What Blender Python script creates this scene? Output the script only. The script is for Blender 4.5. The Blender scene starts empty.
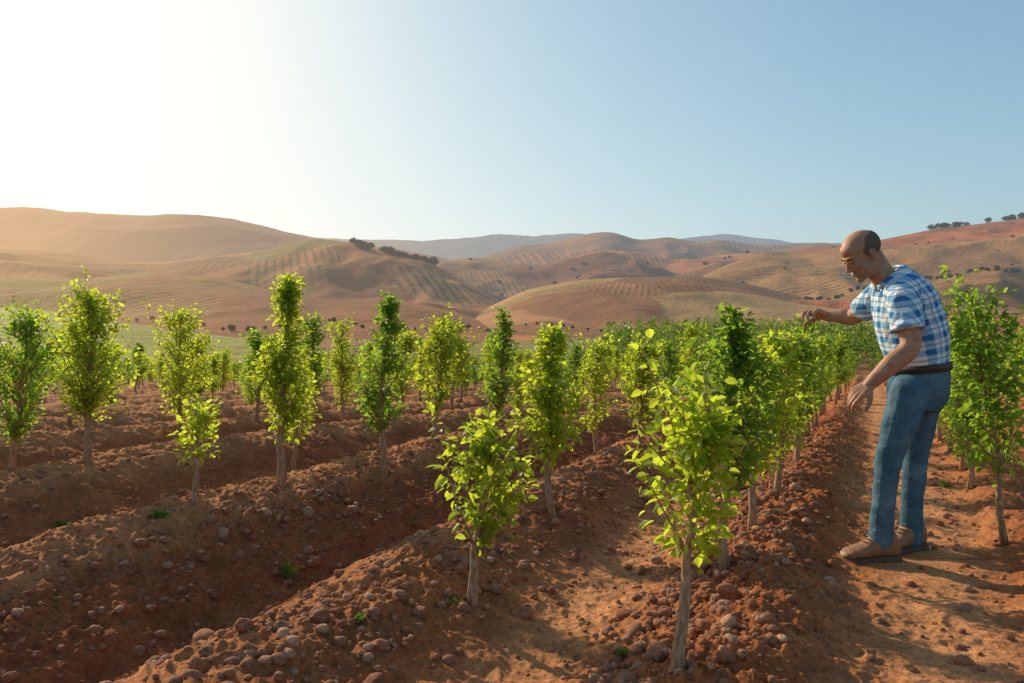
import bpy, math, random
import numpy as np
from mathutils import Vector, Matrix
random.seed(7); rng=np.random.default_rng(11)
F=760.0; HY=325.0; CH=1.2; VX=866.0; SL=(VX-512)/F
SC=bpy.context.scene; COL=SC.collection
SUN_AZ=math.radians(-40); SUN_EL=math.radians(25)
SLOPE=.053; VZ=-SLOPE*25

# ------------------------------------------------------------ noise
def _h(xi,yi,s):
    h=(xi*374761393+yi*668265263+s*1274126177)&0xffffffff
    h=((h^(h>>13))*1274126177)&0xffffffff
    h=((h^(h>>16))*668265263)&0xffffffff
    return (h^(h>>15))/4294967295.0
def vn(x,y,s=0):
    xf=np.floor(x); yf=np.floor(y); fx=x-xf; fy=y-yf
    xi=xf.astype(np.int64); yi=yf.astype(np.int64)
    fx=fx*fx*fx*(fx*(fx*6-15)+10); fy=fy*fy*fy*(fy*(fy*6-15)+10)
    a=_h(xi,yi,s); b=_h(xi+1,yi,s); c=_h(xi,yi+1,s); d=_h(xi+1,yi+1,s)
    return (a*(1-fx)+b*fx)*(1-fy)+(c*(1-fx)+d*fx)*fy
def fbm(x,y,o=4,s=0,g=.5):
    t=0;a=1;n=0
    for i in range(o):
        t=t+a*vn(x*2**i+i*17.3,y*2**i-i*9.1,s+i); n+=a; a*=g
    return t/n
def G(x,w): return np.exp(-(x/w)**2)
def sst(a,b,x):
    t=np.clip((x-a)/(b-a),0,1); return t*t*(3-2*t)

MANX,MANY=(893-512)/192.0,3.97
def berm(u):
    h=.13*G(u+.42,.26)+.15*G(u+2.0,.40)-.20*G(u+2.9,.30)-.06*G(u+1.2,.3)
    left=sst(-3.1,-3.6,u)
    h=h+left*.15*np.cos((u+3.9)*2*math.pi/2.05)
    right=sst(.5,.8,u)
    h=h+right*.07*np.cos((u-.95)*2*math.pi/1.15)
    return h
def ground_z(X,Y):
    X=np.asarray(X,float);Y=np.asarray(Y,float)
    u=X-SL*Y
    uw=u+.18*(fbm(X*.8,Y*.8,2,5)-.5)
    near=1-sst(34,40,Y)
    h=berm(uw)
    rough=np.clip(.30+4*np.maximum(h,0)+.45*G(u+3.4,.5)+.5*G(u+.6,.5)+.2*sst(-2.3,-3.2,u),0.2,1.05)
    b1=1-np.abs(2*fbm(X*3.3+3,Y*3.3,2,21)-1)
    b2=1-np.abs(2*vn(X*8.5+1.7*vn(X*5,Y*5,3),Y*8.5,31)-1)
    b3=1-np.abs(2*vn(X*19+.8*vn(X*9,Y*9,8),Y*19,41)-1)
    b4=vn(X*43,Y*43,51)
    b5=vn(X*90,Y*90,57)
    d=rough*(.04*(fbm(X*1.7,Y*1.7,2,77)-.5)+.04*(b1-.5)+.040*(b2-.5)+.028*(b3-.5)+.018*(b4-.5)+.008*(b5-.5))
    flat=1-.85*G(np.hypot(X-MANX,Y-MANY),.42)
    z=(h+d)*flat*near
    z=z-SLOPE*np.clip(Y-7,0,25)
    return z
def gz(x,y): return float(ground_z(np.array([x]),np.array([y]))[0])
def pix(px,py):
    d=F*CH/(py-HY)
    if d>7:
        d=(F*(CH-7*SLOPE))/(py-HY-F*SLOPE) if py-HY>F*SLOPE+1 else 30
        d=min(d,30)
    return (px-512)/F*d,d

# ------------------------------------------------------------ object helpers
def link(o,parent=None):
    COL.objects.link(o)
    if parent is not None: o.parent=parent
    return o
def mesh_obj(name,verts,faces,mat=None,parent=None,smooth=True):
    me=bpy.data.meshes.new(name); me.from_pydata([tuple(map(float,v)) for v in verts],[],[tuple(map(int,f)) for f in faces]); me.update()
    if mat: me.materials.append(mat)
    if smooth: me.polygons.foreach_set('use_smooth',[True]*len(me.polygons))
    return link(bpy.data.objects.new(name,me),parent)
def fast_mesh(name,V,Fc,mat,smooth=True):
    n=Fc.shape[1]; me=bpy.data.meshes.new(name)
    me.vertices.add(len(V)); me.vertices.foreach_set('co',V.astype(np.float32).ravel())
    me.loops.add(Fc.size); me.loops.foreach_set('vertex_index',Fc.astype(np.int32).ravel())
    me.polygons.add(len(Fc)); me.polygons.foreach_set('loop_start',np.arange(0,Fc.size,n,dtype=np.int32))
    try: me.polygons.foreach_set('loop_total',np.full(len(Fc),n,dtype=np.int32))
    except Exception: pass
    me.update(calc_edges=True); me.validate()
    if smooth: me.polygons.foreach_set('use_smooth',np.ones(len(Fc),bool))
    me.materials.append(mat); return me
def tag(o,label=None,cat=None,group=None,kind=None):
    if label:o['label']=label
    if cat:o['category']=cat
    if group:o['group']=group
    if kind:o['kind']=kind
    return o
def empty(name,loc):
    o=bpy.data.objects.new(name,None); o.empty_display_size=.1; o.location=loc; return link(o)
def grid_faces(nr,nc):
    i=np.arange(nr-1)[:,None]*nc+np.arange(nc-1)[None,:]
    return np.stack([i,i+1,i+nc+1,i+nc],-1).reshape(-1,4)
def set_attr(me,name,arr,kind='FLOAT'):
    a=me.attributes.new(name,kind,'POINT')
    if kind=='FLOAT': a.data.foreach_set('value',arr.astype(np.float32).ravel())
    else: a.data.foreach_set('color',arr.astype(np.float32).ravel())

# ------------------------------------------------------------ materials
class NT:
    def __init__(s,name):
        s.m=bpy.data.materials.new(name); s.m.use_nodes=True; s.t=s.m.node_tree; s.t.nodes.clear()
    def n(s,ty,**k):
        nd=s.t.nodes.new(ty)
        for a,b in k.items(): setattr(nd,a,b)
        return nd
    def l(s,a,b): s.t.links.new(a,b)
    def math(s,op,a,b=None,c=None,clamp=False):
        nd=s.t.nodes.new('ShaderNodeMath'); nd.operation=op; nd.use_clamp=clamp
        for i,v in enumerate((a,b,c)):
            if v is None: continue
            if not isinstance(v,(int,float)): s.l(v,nd.inputs[i])
            else: nd.inputs[i].default_value=v
        return nd.outputs[0]
    def mix(s,fac,a,b,bt='MIX'):
        nd=s.t.nodes.new('ShaderNodeMix'); nd.data_type='RGBA'; nd.blend_type=bt
        for inp,v in ((nd.inputs[0],fac),(nd.inputs[6],a),(nd.inputs[7],b)):
            if isinstance(v,(int,float)): inp.default_value=v
            elif isinstance(v,tuple): inp.default_value=(*v,1) if len(v)==3 else v
            else: s.l(v,inp)
        return nd.outputs[2]
    def noise(s,scale,vec=None,detail=4,rough=.55):
        nd=s.n('ShaderNodeTexNoise'); nd.inputs['Scale'].default_value=scale; nd.inputs['Detail'].default_value=detail; nd.inputs['Roughness'].default_value=rough
        if vec is not None: s.l(vec,nd.inputs['Vector'])
        return nd.outputs['Fac']
    def ramp(s,fac,stops):
        nd=s.n('ShaderNodeValToRGB'); el=nd.color_ramp.elements
        while len(el)<len(stops): el.new(.5)
        for e,(p,c) in zip(el,stops): e.position=p; e.color=(*c,1)
        s.l(fac,nd.inputs[0]); return nd.outputs[0]
    def bsdf(s,col,rough=.9,spec=.2,normal=None):
        b=s.n('ShaderNodeBsdfPrincipled')
        if isinstance(col,tuple): b.inputs['Base Color'].default_value=(*col,1)
        else: s.l(col,b.inputs['Base Color'])
        b.inputs['Roughness'].default_value=rough; b.inputs['Specular IOR Level'].default_value=spec
        if normal is not None: s.l(normal,b.inputs['Normal'])
        return b.outputs[0]
    def bump(s,h,strength=.5,dist=.01):
        b=s.n('ShaderNodeBump'); b.inputs['Strength'].default_value=strength; b.inputs['Distance'].default_value=dist
        s.l(h,b.inputs['Height']); return b.outputs[0]
    def out(s,sh):
        o=s.n('ShaderNodeOutputMaterial'); s.l(sh,o.inputs[0]); return s.m
    def haze(s,sh,amount=1.0):  # aerial haze painted in by distance: surfaces fade to glow, no real scattering
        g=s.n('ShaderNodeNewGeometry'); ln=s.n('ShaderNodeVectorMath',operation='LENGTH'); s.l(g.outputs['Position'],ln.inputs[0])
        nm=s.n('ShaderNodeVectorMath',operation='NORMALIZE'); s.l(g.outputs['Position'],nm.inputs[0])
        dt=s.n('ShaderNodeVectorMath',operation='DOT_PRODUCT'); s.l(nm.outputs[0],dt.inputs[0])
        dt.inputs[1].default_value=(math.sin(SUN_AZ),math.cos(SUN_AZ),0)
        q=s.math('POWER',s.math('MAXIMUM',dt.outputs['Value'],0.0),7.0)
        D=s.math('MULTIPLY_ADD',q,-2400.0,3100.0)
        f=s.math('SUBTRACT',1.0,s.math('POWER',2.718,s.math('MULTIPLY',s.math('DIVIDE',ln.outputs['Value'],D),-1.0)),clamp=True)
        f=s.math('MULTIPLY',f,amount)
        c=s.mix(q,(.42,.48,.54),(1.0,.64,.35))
        e=s.n('ShaderNodeEmission'); s.l(c,e.inputs[0]); e.inputs[1].default_value=.95  # emission stands in for scattered sunlight, warmer toward the sun
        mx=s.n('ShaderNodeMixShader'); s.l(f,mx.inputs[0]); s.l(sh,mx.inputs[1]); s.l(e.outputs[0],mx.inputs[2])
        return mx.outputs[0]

def leaf_mat(name,dark,light,tl,tr=.45):
    s=NT(name); g=s.n('ShaderNodeNewGeometry'); r=g.outputs['Random Per Island']
    oi=s.n('ShaderNodeObjectInfo')
    k=s.math('MULTIPLY_ADD',oi.outputs['Random'],.35,s.math('MULTIPLY',r,.75),clamp=True)
    c=s.ramp(k,[(0,dark),(.6,light),(1,tuple(min(1,x*1.35) for x in light))])
    t=s.mix(k,tuple(x*.55 for x in tl),tl)
    b=s.bsdf(c,.45,.3)
    tn=s.n('ShaderNodeBsdfTranslucent'); s.l(t,tn.inputs[0])
    mx=s.n('ShaderNodeMixShader'); mx.inputs[0].default_value=tr; s.l(b,mx.inputs[1]); s.l(tn.outputs[0],mx.inputs[2])
    return s.out(mx.outputs[0])
M_LEAF=leaf_mat('leaf_green',(.055,.11,.012),(.17,.27,.03),(.82,.93,.06),.6)
M_LEAFD=leaf_mat('leaf_deep_green',(.045,.10,.012),(.13,.23,.03),(.52,.76,.06),.56)
M_FARL=leaf_mat('leaf_far_dark',(.03,.06,.012),(.09,.15,.02),(.28,.40,.05),.45)
M_WEED=leaf_mat('weed_green',(.06,.11,.02),(.13,.2,.04),(.3,.45,.05),.4)
def bark():
    s=NT('bark'); tc=s.n('ShaderNodeTexCoord'); mp=s.n('ShaderNodeMapping'); mp.inputs['Scale'].default_value=(1,1,.25); s.l(tc.outputs['Object'],mp.inputs[0])
    n=s.noise(90,mp.outputs[0]); c=s.ramp(n,[(.3,(.18,.10,.055)),(.55,(.42,.26,.15)),(.8,(.58,.42,.28))])
    return s.out(s.bsdf(c,.9,.15,s.bump(n,.7,.004)))
M_BARK=bark()
def soil():
    s=NT('tilled_red_soil'); g=s.n('ShaderNodeNewGeometry'); P=g.outputs['Position']
    at=s.n('ShaderNodeAttribute',attribute_name='col'); rm=s.n('ShaderNodeAttribute',attribute_name='rowm'); rc=s.n('ShaderNodeAttribute',attribute_name='rowc')
    n1=s.noise(6,P,5,.6); n2=s.noise(45,P,5,.65); n3=s.noise(180,P,3,.6)
    c=s.mix(1.0,at.outputs['Color'],s.ramp(n1,[(.3,(.72,.70,.68)),(.7,(1.25,1.22,1.2))]),'MULTIPLY')
    c=s.mix(1.0,c,s.ramp(n2,[(.3,(.62,.58,.55)),(.6,(1.1,1.1,1.1)),(.85,(1.45,1.4,1.35))]),'MULTIPLY')
    w=s.math('SINE',s.math('MULTIPLY',rc.outputs['Fac'],6.2832))
    w=s.math('MULTIPLY',s.math('MAXIMUM',w,0.0),rm.outputs['Fac'])
    c=s.mix(w,c,(.08,.07,.02))
    bh=s.math('ADD',s.math('MULTIPLY',n2,1.0),s.math('MULTIPLY',n3,.45))
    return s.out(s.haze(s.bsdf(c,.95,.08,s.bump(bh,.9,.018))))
M_SOIL=soil()
def hillmat():
    s=NT('hill_earth'); g=s.n('ShaderNodeNewGeometry'); P=g.outputs['Position']
    at=s.n('ShaderNodeAttribute',attribute_name='col'); rm=s.n('ShaderNodeAttribute',attribute_name='rowm'); rc=s.n('ShaderNodeAttribute',attribute_name='rowc')
    n1=s.noise(.012,P,6,.65); n2=s.noise(.22,P,4,.75)
    c=s.mix(1.0,at.outputs['Color'],s.ramp(n1,[(.32,(.52,.47,.44)),(.5,(1,1,1)),(.68,(1.3,1.2,1.1))]),'MULTIPLY')
    c=s.mix(s.ramp(n2,[(.58,(0,0,0)),(.68,(.5,.5,.5))]),c,(.10,.07,.03))
    w=s.math('SINE',s.math('MULTIPLY',rc.outputs['Fac'],6.2832))
    w=s.math('MULTIPLY_ADD',w,1.2,.1,clamp=True)
    w=s.math('MULTIPLY',w,rm.outputs['Fac'])
    dots=s.ramp(n2,[(.35,(.05,.05,.05)),(.55,(.8,.8,.8))])
    w=s.math('MULTIPLY',w,dots)
    c=s.mix(w,c,(.11,.08,.027))
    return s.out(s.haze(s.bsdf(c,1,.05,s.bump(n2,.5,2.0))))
M_HILL=hillmat()
def stone(name,stops,seed=0):
    s=NT(name); tc=s.n('ShaderNodeTexCoord'); oi=s.n('ShaderNodeObjectInfo'); g=s.n('ShaderNodeNewGeometry')
    k=s.math('FRACT',s.math('ADD',oi.outputs['Random'],g.outputs['Random Per Island']))
    n=s.noise(60,g.outputs['Position'],5,.65)
    c=s.ramp(k,stops); c=s.mix(1.0,c,s.ramp(n,[(.3,(.55,.5,.48)),(.7,(1.25,1.22,1.2))]),'MULTIPLY')
    return s.out(s.bsdf(c,.9,.12,s.bump(n,.6,.008)))
M_STONE=stone('stone_brown',[(0,(.26,.10,.05)),(.4,(.38,.165,.085)),(.7,(.31,.14,.08)),(1,(.50,.28,.17))])

def patches(X,Y,n,xr,yr,pal,seed,sx=1,sy=1,spacing=(4,7),pstripe=.5,dirs=(0,.5)):
    r=np.random.default_rng(seed)
    sxs=r.uniform(*xr,n); sys_=r.uniform(*yr,n); ci=r.integers(0,len(pal),n); st=r.random(n)<pstripe
    an=r.uniform(dirs[0],dirs[1],n); sp=r.uniform(*spacing,n); br=r.uniform(.75,1.2,n)
    wx=X+.04*(xr[1]-xr[0])*(fbm(X*6/(xr[1]-xr[0])*1.0,Y*6/(yr[1]-yr[0]),2,seed)-.5)
    best=np.full(X.shape,1e18); idx=np.zeros(X.shape,int)
    for i in range(n):
        d=((wx-sxs[i])*sx)**2+((Y-sys_[i])*sy)**2
        m=d<best; best[m]=d[m]; idx[m]=i
    P=np.array(pal)[ci]*br[:,None]
    col=P[idx]; rowm=st[idx].astype(float); rowc=(X*np.cos(an[idx])+Y*np.sin(an[idx]))/sp[idx]
    return col,rowm,rowc

# ------------------------------------------------------------ ground
def build_ground():
    cols=np.concatenate([np.linspace(-2600,-140,60,endpoint=False),np.linspace(-140,1160,860,endpoint=False),np.linspace(1160,3600,60)])
    rows=np.concatenate([np.linspace(.6,2.3,40,endpoint=False),np.geomspace(2.3,12,620,endpoint=False),np.geomspace(12,40,200,endpoint=False),np.geomspace(40,9000,160)])
    Y=np.repeat(rows[:,None],len(cols),1); X=(cols[None,:]-512)/F*Y
    Z=ground_z(X,Y)
    u=X-SL*Y
    n=fbm(X*1.1,Y*1.1,3,90)
    soilc=np.array([.45,.155,.058]); pathc=np.array([.72,.33,.145]); dark=np.array([.36,.115,.042])
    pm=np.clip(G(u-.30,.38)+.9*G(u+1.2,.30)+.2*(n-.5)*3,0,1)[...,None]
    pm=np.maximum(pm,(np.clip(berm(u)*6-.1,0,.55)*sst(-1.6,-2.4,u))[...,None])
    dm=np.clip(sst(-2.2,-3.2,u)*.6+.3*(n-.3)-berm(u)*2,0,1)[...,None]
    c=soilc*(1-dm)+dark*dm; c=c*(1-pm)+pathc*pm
    pal=[(.40,.17,.085),(.50,.22,.10),(.34,.13,.06),(.30,.26,.07),(.50,.32,.15),(.42,.15,.07),(.22,.22,.06)]
    pc,rm,rc=patches(X,Y,130,(-400,500),(38,600),pal,5,1,.35,(2.0,3.2),.55,(-.45,.1))
    f=sst(36,42,Y)[...,None]; c=c*(1-f)+pc*f; rm=rm*f[...,0]*.7
    me=fast_mesh('ground',np.stack([X,Y,Z],-1).reshape(-1,3),grid_faces(len(rows),len(cols)),M_SOIL)
    set_attr(me,'col',np.concatenate([c,np.ones(c.shape[:2]+(1,))],-1),'FLOAT_COLOR'); set_attr(me,'rowm',rm); set_attr(me,'rowc',rc)
    o=link(bpy.data.objects.new('ground',me)); tag(o,'tilled red brown soil with furrows running between the orchard rows','ground',kind='structure')
build_ground()

# ------------------------------------------------------------ hills
def make_hill(name,label,prof,D0,D1,D2,z0,pw,amp,fq,seed,pal,np_=30,pstripe=.4,spacing=(5,9),dirs=(-.4,.4),colmul=1):
    cols=np.concatenate([np.linspace(-1500,-60,50,endpoint=False),np.linspace(-60,1090,520,endpoint=False),np.linspace(1090,2500,50)])
    ts=np.concatenate([np.linspace(0,1,130),np.linspace(1.04,2,14)])
    px=np.array([p[0] for p in prof],float); py=np.array([p[1] for p in prof],float)
    yy=np.interp(cols,px,py)
    crest=CH+(HY-yy)/F*D1
    kk=np.exp(-np.linspace(-2,2,25)**2); kk/=kk.sum(); crest=np.convolve(np.pad(crest,12,mode='edge'),kk,'valid')
    T=np.repeat(ts[:,None],len(cols),1)
    Y=np.where(T<=1,D0+(D1-D0)*T,D1+(D2-D1)*(T-1)); X=(cols[None,:]-512)/F*Y
    sh=np.where(T<=1,.35*T**pw+.65*sst(0,1,T)**(pw*.6+.4),1-sst(1,2,T))
    H=np.maximum(crest[None,:]-z0,-20)
    rid=1-np.abs(2*fbm(X*fq+.6*fbm(X*fq*.7,Y*fq*.7,2,seed+9),Y*fq*.55,4,seed)-1)
    big=fbm(X*fq*.4,Y*fq*.5,3,seed+30)-.5
    env=np.where(T<=1,np.sin(np.pi*np.clip(T,0,1)**.9),0)
    Z=z0+H*sh+amp*np.maximum(H,3)*env*((rid-.75)*.9+big*1.1)+.03*np.maximum(H,2)*(fbm(X*fq*3,Y*fq*3,3,seed+4)-.5)*sst(0,.3,T)
    xr=((-60-512)/F*D1,(1090-512)/F*D1)
    c,rm,rc=patches(X,Y,np_,xr,(D0,D1),pal,seed,1,.7,spacing,pstripe,dirs)
    c=c*colmul
    me=fast_mesh(name,np.stack([X,Y,Z],-1).reshape(-1,3),grid_faces(len(ts),len(cols)),M_HILL)
    set_attr(me,'col',np.concatenate([c,np.ones(c.shape[:2]+(1,))],-1),'FLOAT_COLOR'); set_attr(me,'rowm',rm); set_attr(me,'rowc',rc)
    o=link(bpy.data.objects.new(name,me)); tag(o,label,'hill',kind='structure')
    return cols,ts,X,Y,Z
PB=[(.48,.20,.08),(.54,.25,.105),(.40,.16,.06),(.44,.21,.085),(.34,.14,.055)]
PR=[(.54,.19,.07),(.46,.155,.055),(.60,.27,.115),(.38,.15,.055),(.36,.18,.065)]
PG=[(.34,.25,.07),(.42,.30,.09)]
far_=make_hill('distant_ridge','blue hazy ridge on the horizon',[(-900,225),(0,228),(240,238),(300,237),(350,239),(430,241),(465,238),(500,234),(540,236),(580,233),(615,240),(660,241),(700,236),(730,234),(770,239),(810,244),(870,242),(930,238),(1100,240),(2000,230)],2200,3600,5500,VZ,1.2,.10,.004,3,[(.14,.15,.12),(.17,.15,.10)],20,0)
h1=make_hill('left_hill','large hazy hill rising at the left',[(-1200,200),(-300,202),(0,207),(60,210),(140,215),(200,214),(240,220),(290,233),(330,241),(400,250),(450,259),(520,275),(600,310),(700,330),(2500,335)],650,1250,1900,VZ,1.3,.2,.006,13,PB,24,.1)
h7=make_hill('back_hill','rounded brown hills in a row behind the central slopes',[(-1000,345),(380,330),(440,275),(480,258),(520,247),(560,241),(590,233),(615,231),(636,243),(655,238),(672,236),(694,243),(720,240),(760,247),(820,243),(880,250),(960,300),(2500,340)],800,1400,2000,VZ,1.2,.22,.006,71,PB,24,.25,(9,14),(-.5,.5))
h3=make_hill('central_hill','brown hills in the centre with planted slopes',[(-1000,345),(300,330),(380,290),(420,268),(470,258),(505,262),(540,266),(575,256),(600,250),(640,252),(670,262),(700,259),(735,254),(790,252),(860,262),(950,300),(1050,320),(2500,340)],420,850,1300,VZ,1.1,.30,.012,23,PB,34,.4,(5,7),(-.5,.3))
h2=make_hill('rolling_hill','rolling brown hill with planted strips in the left middle distance',[(-1200,235),(-200,243),(0,249),(60,252),(120,263),(170,262),(220,256),(262,251),(296,241),(330,239),(380,249),(430,263),(470,283),(505,305),(560,325),(700,340),(2500,342)],230,560,900,VZ,1.5,.32,.014,33,PB+PG[:1],40,.3,(4,6),(-.4,.5))
h4=make_hill('right_hill','red brown hillside with terraces at the right',[(-1000,345),(480,338),(560,325),(620,312),(660,296),(700,278),(735,262),(760,254),(800,251),(850,247),(890,238),(940,229),(990,222),(1030,216),(1200,205),(2500,190)],200,640,1000,VZ,1.5,.30,.013,43,PR,44,.4,(5,8),(.9,1.5))
h8=make_hill('orchard_slope','low slope in the centre planted with a grid of rows',[(-1000,345),(400,338),(455,324),(490,306),(530,288),(580,280),(640,277),(700,276),(750,284),(800,296),(860,306),(940,312),(1100,318),(2500,335)],150,430,700,VZ,1.6,.22,.014,83,[(.48,.22,.09),(.42,.18,.07),(.38,.22,.08)],26,.6,(2.8,3.6),(-.5,.15))
h6=make_hill('low_rise','low brown rise with pale strips below the left hills',[(-1200,262),(-200,270),(0,276),(80,279),(150,272),(210,276),(270,290),(330,300),(390,298),(440,308),(500,326),(600,336),(2500,342)],110,330,520,VZ,1.5,.26,.018,61,PB+PG,30,.35,(3,4.5),(-.6,.6))
h5=make_hill('green_slope','pale green slope behind the orchard at the left',[(-1200,278),(-200,296),(0,307),(60,312),(120,322),(180,331),(260,341),(330,349),(480,358),(2500,364)],44,84,130,VZ-.15,1.0,.03,.05,53,[(.52,.48,.12),(.44,.42,.10)],6,0)

# ------------------------------------------------------------ leaves / trees
LT8=np.array([(0,0,0),(-.30,.32,.10),(0,.34,0),(.30,.32,.10),(-.26,.68,.06),(0,.7,-.03),(.26,.68,.06),(0,1.0,-.12)])
LF8=[(0,2,1),(0,3,2),(1,2,5,4),(2,3,6,5),(4,5,7),(5,6,7)]
LT4=np.array([(0,0,0),(-.33,.45,.08),(0,1,-.06),(.33,.45,.08)]); LF4=[(0,3,2,1)]
def norm(a): return a/np.maximum(np.linalg.norm(a,axis=-1,keepdims=True),1e-9)
def leaves_mesh(pos,dirv,size,r,tmpl=8,wid=1.0):
    n=len(pos); T=LT8 if tmpl==8 else LT4; FT=LF8 if tmpl==8 else LF4
    d=norm(dirv); up=np.array([0,0,1.0])+r.normal(0,.55,(n,3)); x=norm(np.cross(d,up)); z=np.cross(x,d)
    V=pos[:,None,:]+size[:,None,None]*(T[None,:,0,None]*wid*x[:,None,:]+T[None,:,1,None]*d[:,None,:]+T[None,:,2,None]*z[:,None,:])
    V=V.reshape(-1,3); k=len(T)
    faces=[]
    for i in range(n):
        b=i*k
        for f in FT: faces.append(tuple(b+j for j in f))
    return V,faces
def tube(V,Fc,pts,rad,ns=7):
    pts=np.array(pts,float); b=len(V); n=len(pts)
    tan=np.gradient(pts,axis=0); tan=norm(tan)
    ref=np.array([1.0,0,0]) if abs(tan[0][0])<.9 else np.array([0,1.0,0])
    for i in range(n):
        a=norm(np.cross(tan[i],ref)); c=np.cross(a,tan[i])
        for k in range(ns):
            t=2*math.pi*k/ns; V.append(pts[i]+rad[i]*(math.cos(t)*a+math.sin(t)*c))
    for i in range(n-1):
        for k in range(ns):
            k2=(k+1)%ns; Fc.append((b+i*ns+k,b+i*ns+k2,b+(i+1)*ns+k2,b+(i+1)*ns+k))
    Fc.append(tuple(b+(n-1)*ns+k for k in range(ns))); Fc.append(tuple(b+ns-1-k for k in range(ns)))
def tree_data(H,R,c0,nb,lpb,ls,seed,lean=0,tr=.02,shape='col',tmpl=8,spread=.07,asym=None):
    r=np.random.default_rng(seed)
    K=10; zz=np.linspace(0,1,K)
    wx=np.cumsum(r.normal(0,.010,K))*H; wy=np.cumsum(r.normal(0,.010,K))*H; wx-=wx[0]; wy-=wy[0]
    tp=np.stack([wx+lean*H*zz,wy,zz*H*.97-.06*(zz==0)],-1)
    trad=tr*(1-.85*zz)+.0015; trad[0]*=1.35
    def trunk(t): return np.array([np.interp(t,zz,tp[:,i]) for i in range(3)])
    TV=[];TF=[]; tube(TV,TF,tp,trad,9)
    BV=[];BF=[]; pos=[];dv=[]
    ga=r.random()*6.28
    for i in range(nb):
        q=r.random()**.95*.97; t=c0+(1-c0)*q
        if shape=='col': e=min(1,.5+q*3.0)*(max(0,1-q)**.6*.9+.10)
        elif shape=='cone': e=min(1,.5+q*4)*(1-q*.88)
        elif shape=='shoot': e=min(1,.6+q*3)*(max(0,.72-q)**.5*1.1+.12 if q<.72 else .14)
        else: e=min(1,.6+q*2.5)*(max(0,1-q*q)**.5*.85+.15)
        e*=R*r.uniform(.5,1.35)
        ga+=2.4+r.normal(0,.3); el=r.uniform(.4,1.15)
        if asym is not None: e*=1+asym[1]*math.cos(ga-asym[0])
        o=np.array([math.cos(ga),math.sin(ga),0]); s0=trunk(t)
        L=e/math.cos(el)*.9; P=[s0]
        dd=o*math.cos(el)+np.array([0,0,math.sin(el)])
        for k in range(4):
            P.append(P[-1]+dd*L/4); dd=norm(dd+np.array([0,0,.10])+r.normal(0,.10,3))
        P=np.array(P); rb=max(.0022,tr*.28*(1-.6*q)); tube(BV,BF,P,np.linspace(rb,.0012,5),5)
        m=max(3,int(lpb*(.45+e/R*.8)*r.uniform(.7,1.2))); s=r.uniform(.12,1.06,m)
        base=np.stack([np.interp(s*4,np.arange(5),P[:,k]) for k in range(3)],-1)
        off=r.normal(0,1,(m,3)); off=norm(off)*(r.random((m,1))**.7)*spread
        pos.append(base+off); dv.append(off/spread*.9+o*.45+np.array([0,0,-.05])+r.normal(0,.35,(m,3)))
    m=int(lpb*2.0); s=r.uniform(max(c0,.68),1.03,m); base=np.stack([np.interp(s,zz,tp[:,k]) for k in range(3)],-1)
    off=norm(r.normal(0,1,(m,3)))*spread*.65*r.random((m,1)); pos.append(base+off); dv.append(off/spread*1.2+np.array([0,0,.7])+r.normal(0,.3,(m,3)))
    pos=np.concatenate(pos); dv=np.concatenate(dv); sz=ls*r.uniform(.5,1.2,len(pos))
    LV,LFc=leaves_mesh(pos,dv,sz,r,tmpl,1.0)
    return (TV,TF),(BV,BF),(LV,LFc)
def add_tree(name,loc,rot,data,mat=M_LEAF,scale=1,limbs=True):
    t=empty(name,loc); t.rotation_euler.z=rot; t.scale=(scale,)*3
    mesh_obj('trunk',*data[0],M_BARK,t)
    if limbs: mesh_obj('limbs',*data[1],M_BARK,t)
    mesh_obj('crown',*data[2],mat,t,smooth=False)
    return t
def copy_tree(src,loc,rot,sc):
    c=src.copy(); COL.objects.link(c); c.location=loc; c.rotation_euler=(0,0,rot); c.scale=sc
    for ch in src.children:
        d=ch.copy(); COL.objects.link(d); d.parent=c
    return c

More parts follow.
